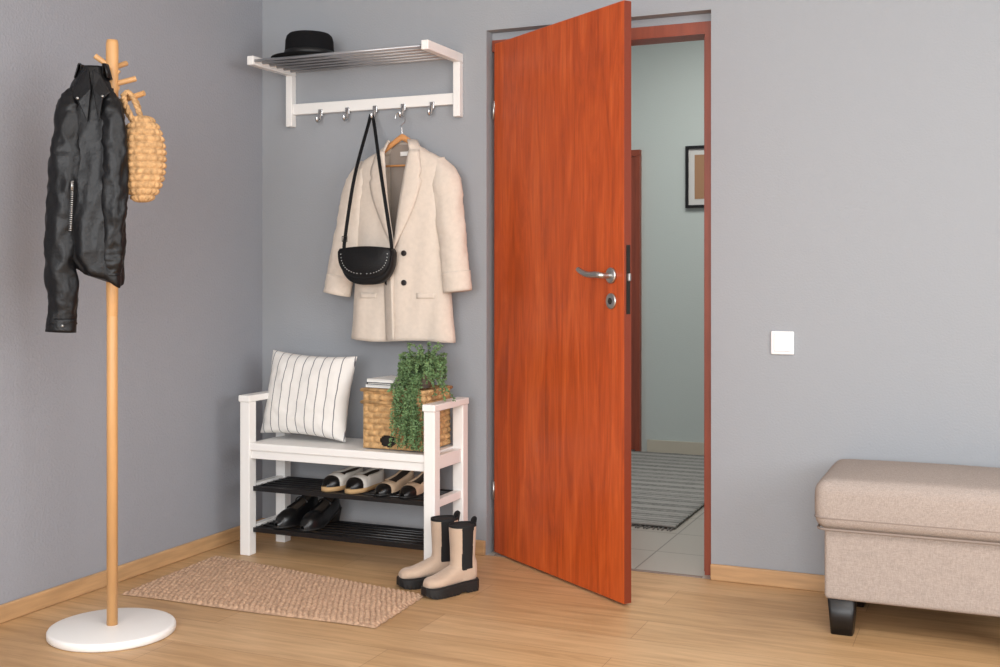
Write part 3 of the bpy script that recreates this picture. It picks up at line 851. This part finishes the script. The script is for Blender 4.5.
rgs=[]
for i in range(21):
    th=-PI*.15+PI*1.3*i/20
    cx=-.030+.036*math.cos(th);cy=-.078+.034*math.sin(th)
    rgs.append([Vector((cx,cy,1.695)),Vector((cx,cy,1.732)),Vector((-.03+(cx+.03)*1.2,-.078+(cy+.078)*1.2,1.732)),Vector((-.03+(cx+.03)*1.5,-.078+(cy+.078)*1.4,1.69))])
o=loft('collar',rgs,M_leather,jk,cap=False,closed=False); solid(o,.004,0)
def zipper(name,pts,parent):
    segs=[]
    P=[Vector(p) for p in pts]
    for a,b in zip(P,P[1:]):
        L0=(b-a).length;n=int(L0/.006)
        for k in range(n):
            c=a+(b-a)*(k/n); segs.append((c+Vector((-.004,0,0)),c+Vector((.004,0,0))))
    bars(name,segs,.0018,M_steel,parent,6)
zipper('pocket_zip',[(-.064,-.156,1.375),(-.066,-.158,1.30),(-.070,-.158,1.225)],jk)
bars('zip_pull',[((-.064,-.160,1.375),(-.064,-.160,1.35))],.003,M_steel,jk,8)
bars('snap_stud',[((-.055,-.142,1.622),(-.055,-.137,1.622)),((.018,-.140,1.628),(.018,-.134,1.628)),((-.10,-.142,.95),(-.10,-.137,.95))],.004,M_steel,jk,12)

# ---------------------------------------------------------------- straw bag
st=root('straw_bag',(PX,PY,0),math.radians(23.5))
cz=1.462;cxs=.108
rings=[];n=96;rw=104;NB=13
for i in range(rw+1):
    t=i/rw; zz=cz-.142+.262*t
    s=(zz-(cz-.01))/.136
    w=.062*max(0.03,(1-min(.999,abs(s))**2.3))**.5
    if t>.9: w=max(w,.022)
    row=int(t*NB*.9999);pr=abs(math.sin(PI*t*NB))**.55
    off=.006*math.sin(t*PI)
    rr=[]
    for j in range(n):
        th=2*PI*j/n
        k=abs(math.cos(th*8+(row%2)*PI/2+ .5*math.sin(PI*t*NB)))**.6
        d=.0095*pr*(.25+.75*k)-.003
        rr.append(Vector((cxs+off+(w+d)*math.cos(th),-.05+(w*.62+d)*math.sin(th),zz)))
    rings.append(rr)
loft('woven_body',rings,M_straw,st)
def braid(name,pts,r,m,parent):
    for q in range(2):
        P=[]
        Pv=[Vector(p) for p in pts];k=len(Pv)-1;stp=36
        for i in range(stp+1):
            t=i/stp*k;a=min(int(t),k-1);u=t-a
            c=Pv[a].lerp(Pv[a+1],u)
            ph=i*1.3+q*PI
            P.append(c+Vector((r*.8*math.cos(ph),r*.8*math.sin(ph),r*.3*math.sin(ph))))
        tube('%s_%d'%(name,q+1),P,r,m,parent)
braid('handle',[(.085,-.068,1.57),(.060,-.06,1.615),(.050,-.048,1.645),(.058,-.032,1.660),(.072,-.03,1.645),(.088,-.035,1.61),(.105,-.04,1.565)],.0055,M_straw,st)
braid('handle_rear',[(.10,-.03,1.57),(.085,-.02,1.62),(.070,-.018,1.650),(.055,-.022,1.655),(.045,-.035,1.63),(.062,-.05,1.59),(.08,-.055,1.565)],.005,M_straw,st)

# ---------------------------------------------------------------- ottoman
ot=root('upholstered_ottoman')
ox0,ox1,oy0,oy1=2.394,3.035,-.50,-.055
def rbox(name,lo,hi,m,parent,bev,bulge=0):
    bm=bmesh.new()
    bmesh.ops.create_cube(bm,size=2)
    bmesh.ops.subdivide_edges(bm,edges=bm.edges[:],cuts=15,use_grid_fill=True)
    c=[(a+b)/2 for a,b in zip(lo,hi)];h=[(b-a)/2 for a,b in zip(lo,hi)]
    def remap(u,hh):
        s=abs(u);k=1-bev/hh
        t=.70
        r=(s/t)*k if s<t else k+(s-t)/(1-t)*(1-k)
        return math.copysign(r,u)
    for v in bm.verts:
        x,y,z=[remap(v.co[i],h[i]) for i in range(3)]
        p=Vector((x*h[0],y*h[1],z*h[2]))
        inn=Vector([max(-(h[i]-bev),min(h[i]-bev,p[i])) for i in range(3)])
        d=p-inn
        if d.length>1e-6:
            mx=max(abs(d.x),abs(d.y),abs(d.z))
            p=inn+d.normalized()*mx
        if bulge:
            if z>0: p.z+=bulge*(1-x*x)*(1-y*y)
            p.x+=math.copysign(bulge*.4*(1-z*z)*(abs(x)**8),x); p.y+=math.copysign(bulge*.4*(1-z*z)*(abs(y)**8),y)
        v.co=p+Vector(c)
    me=bpy.data.meshes.new(name);bm.to_mesh(me);bm.free();me.materials.append(m)
    for p in me.polygons:p.use_smooth=True
    o=bpy.data.objects.new(name,me);link(o,parent);sub(o,1);return o
rbox('body',(ox0+.012,oy0+.010,.108),(ox1-.012,oy1-.006,.33),M_fab,ot,.015)
rbox('lid_cushion',(ox0-.012,oy0-.012,.322),(ox1+.012,oy1+.012,.478),M_fab,ot,.036,.014)
def pipe(name,x0,x1,y0,y1,z,r=.0045):
    c=.03;pts=[]
    for cx,cy,a0 in ((x1-c,y1-c,0),(x0+c,y1-c,PI/2),(x0+c,y0+c,PI),(x1-c,y0+c,1.5*PI)):
        for k in range(7): a=a0+PI/2*k/6; pts.append((cx+c*math.cos(a),cy+c*math.sin(a),z))
    tube(name,pts,r,M_pipe,ot,cyc=True,smooth=False)
pipe('piping_upper',ox0-.0135,ox1+.0135,oy0-.0135,oy1+.0135,.362,.0035)
pipe('piping_lower',ox0-.006,ox1+.006,oy0-.006,oy1+.006,.326,.004)
for i,(x,y) in enumerate(((ox0+.062,oy0+.058),(ox1-.062,oy0+.058),(ox0+.062,oy1-.058),(ox1-.062,oy1-.058))):
    loft('leg_%d'%(i+1),[ring((x,y,0),(1,0,0),(0,1,0),.033,.033,24,8),ring((x,y,.112),(1,0,0),(0,1,0),.042,.042,24,8)],M_legb,ot)

# ---------------------------------------------------------------- lights
def area(name,loc,rot,sx,sy,e,col=(1,1,1)):
    l=bpy.data.lights.new(name,'AREA');l.shape='RECTANGLE';l.size=sx;l.size_y=sy;l.energy=e;l.color=col
    o=bpy.data.objects.new(name,l);o.location=loc;o.rotation_euler=rot;link(o)
area('daylight_window_front',(2.7,RY+.02,1.6),(math.radians(90),0,0),3.3,1.75,180,(.97,.985,1))
area('daylight_window_right',(RX-.02,-3.1,1.62),(math.radians(90),0,math.radians(90)),2.9,1.6,92,(.97,.985,1))
area('ceiling_fill_room',(2.9,-2.9,CH-.03),(0,0,0),1.4,1.4,44,(1,.97,.94))  # added fill standing in for soft ceiling bounce, no real fixture
area('ceiling_fill_hall',(1.6,1.5,CH-.03),(0,0,0),.9,.9,33,(1,.98,.95))  # unseen fill added to brighten the hall beyond the door
w=bpy.data.worlds.new('w');S.world=w;w.use_nodes=True
w.node_tree.nodes['Background'].inputs[0].default_value=(.8,.88,1,1);w.node_tree.nodes['Background'].inputs[1].default_value=1

# ---------------------------------------------------------------- camera
cd=bpy.data.cameras.new('cam');cd.lens=41.0;cd.sensor_width=36;cd.shift_y=-.0585;cd.clip_start=.05
co=bpy.data.objects.new('camera',cd);co.location=(2.887,-4.08,1.1);co.rotation_euler=(math.radians(90),0,math.radians(23.5));link(co)
S.camera=co
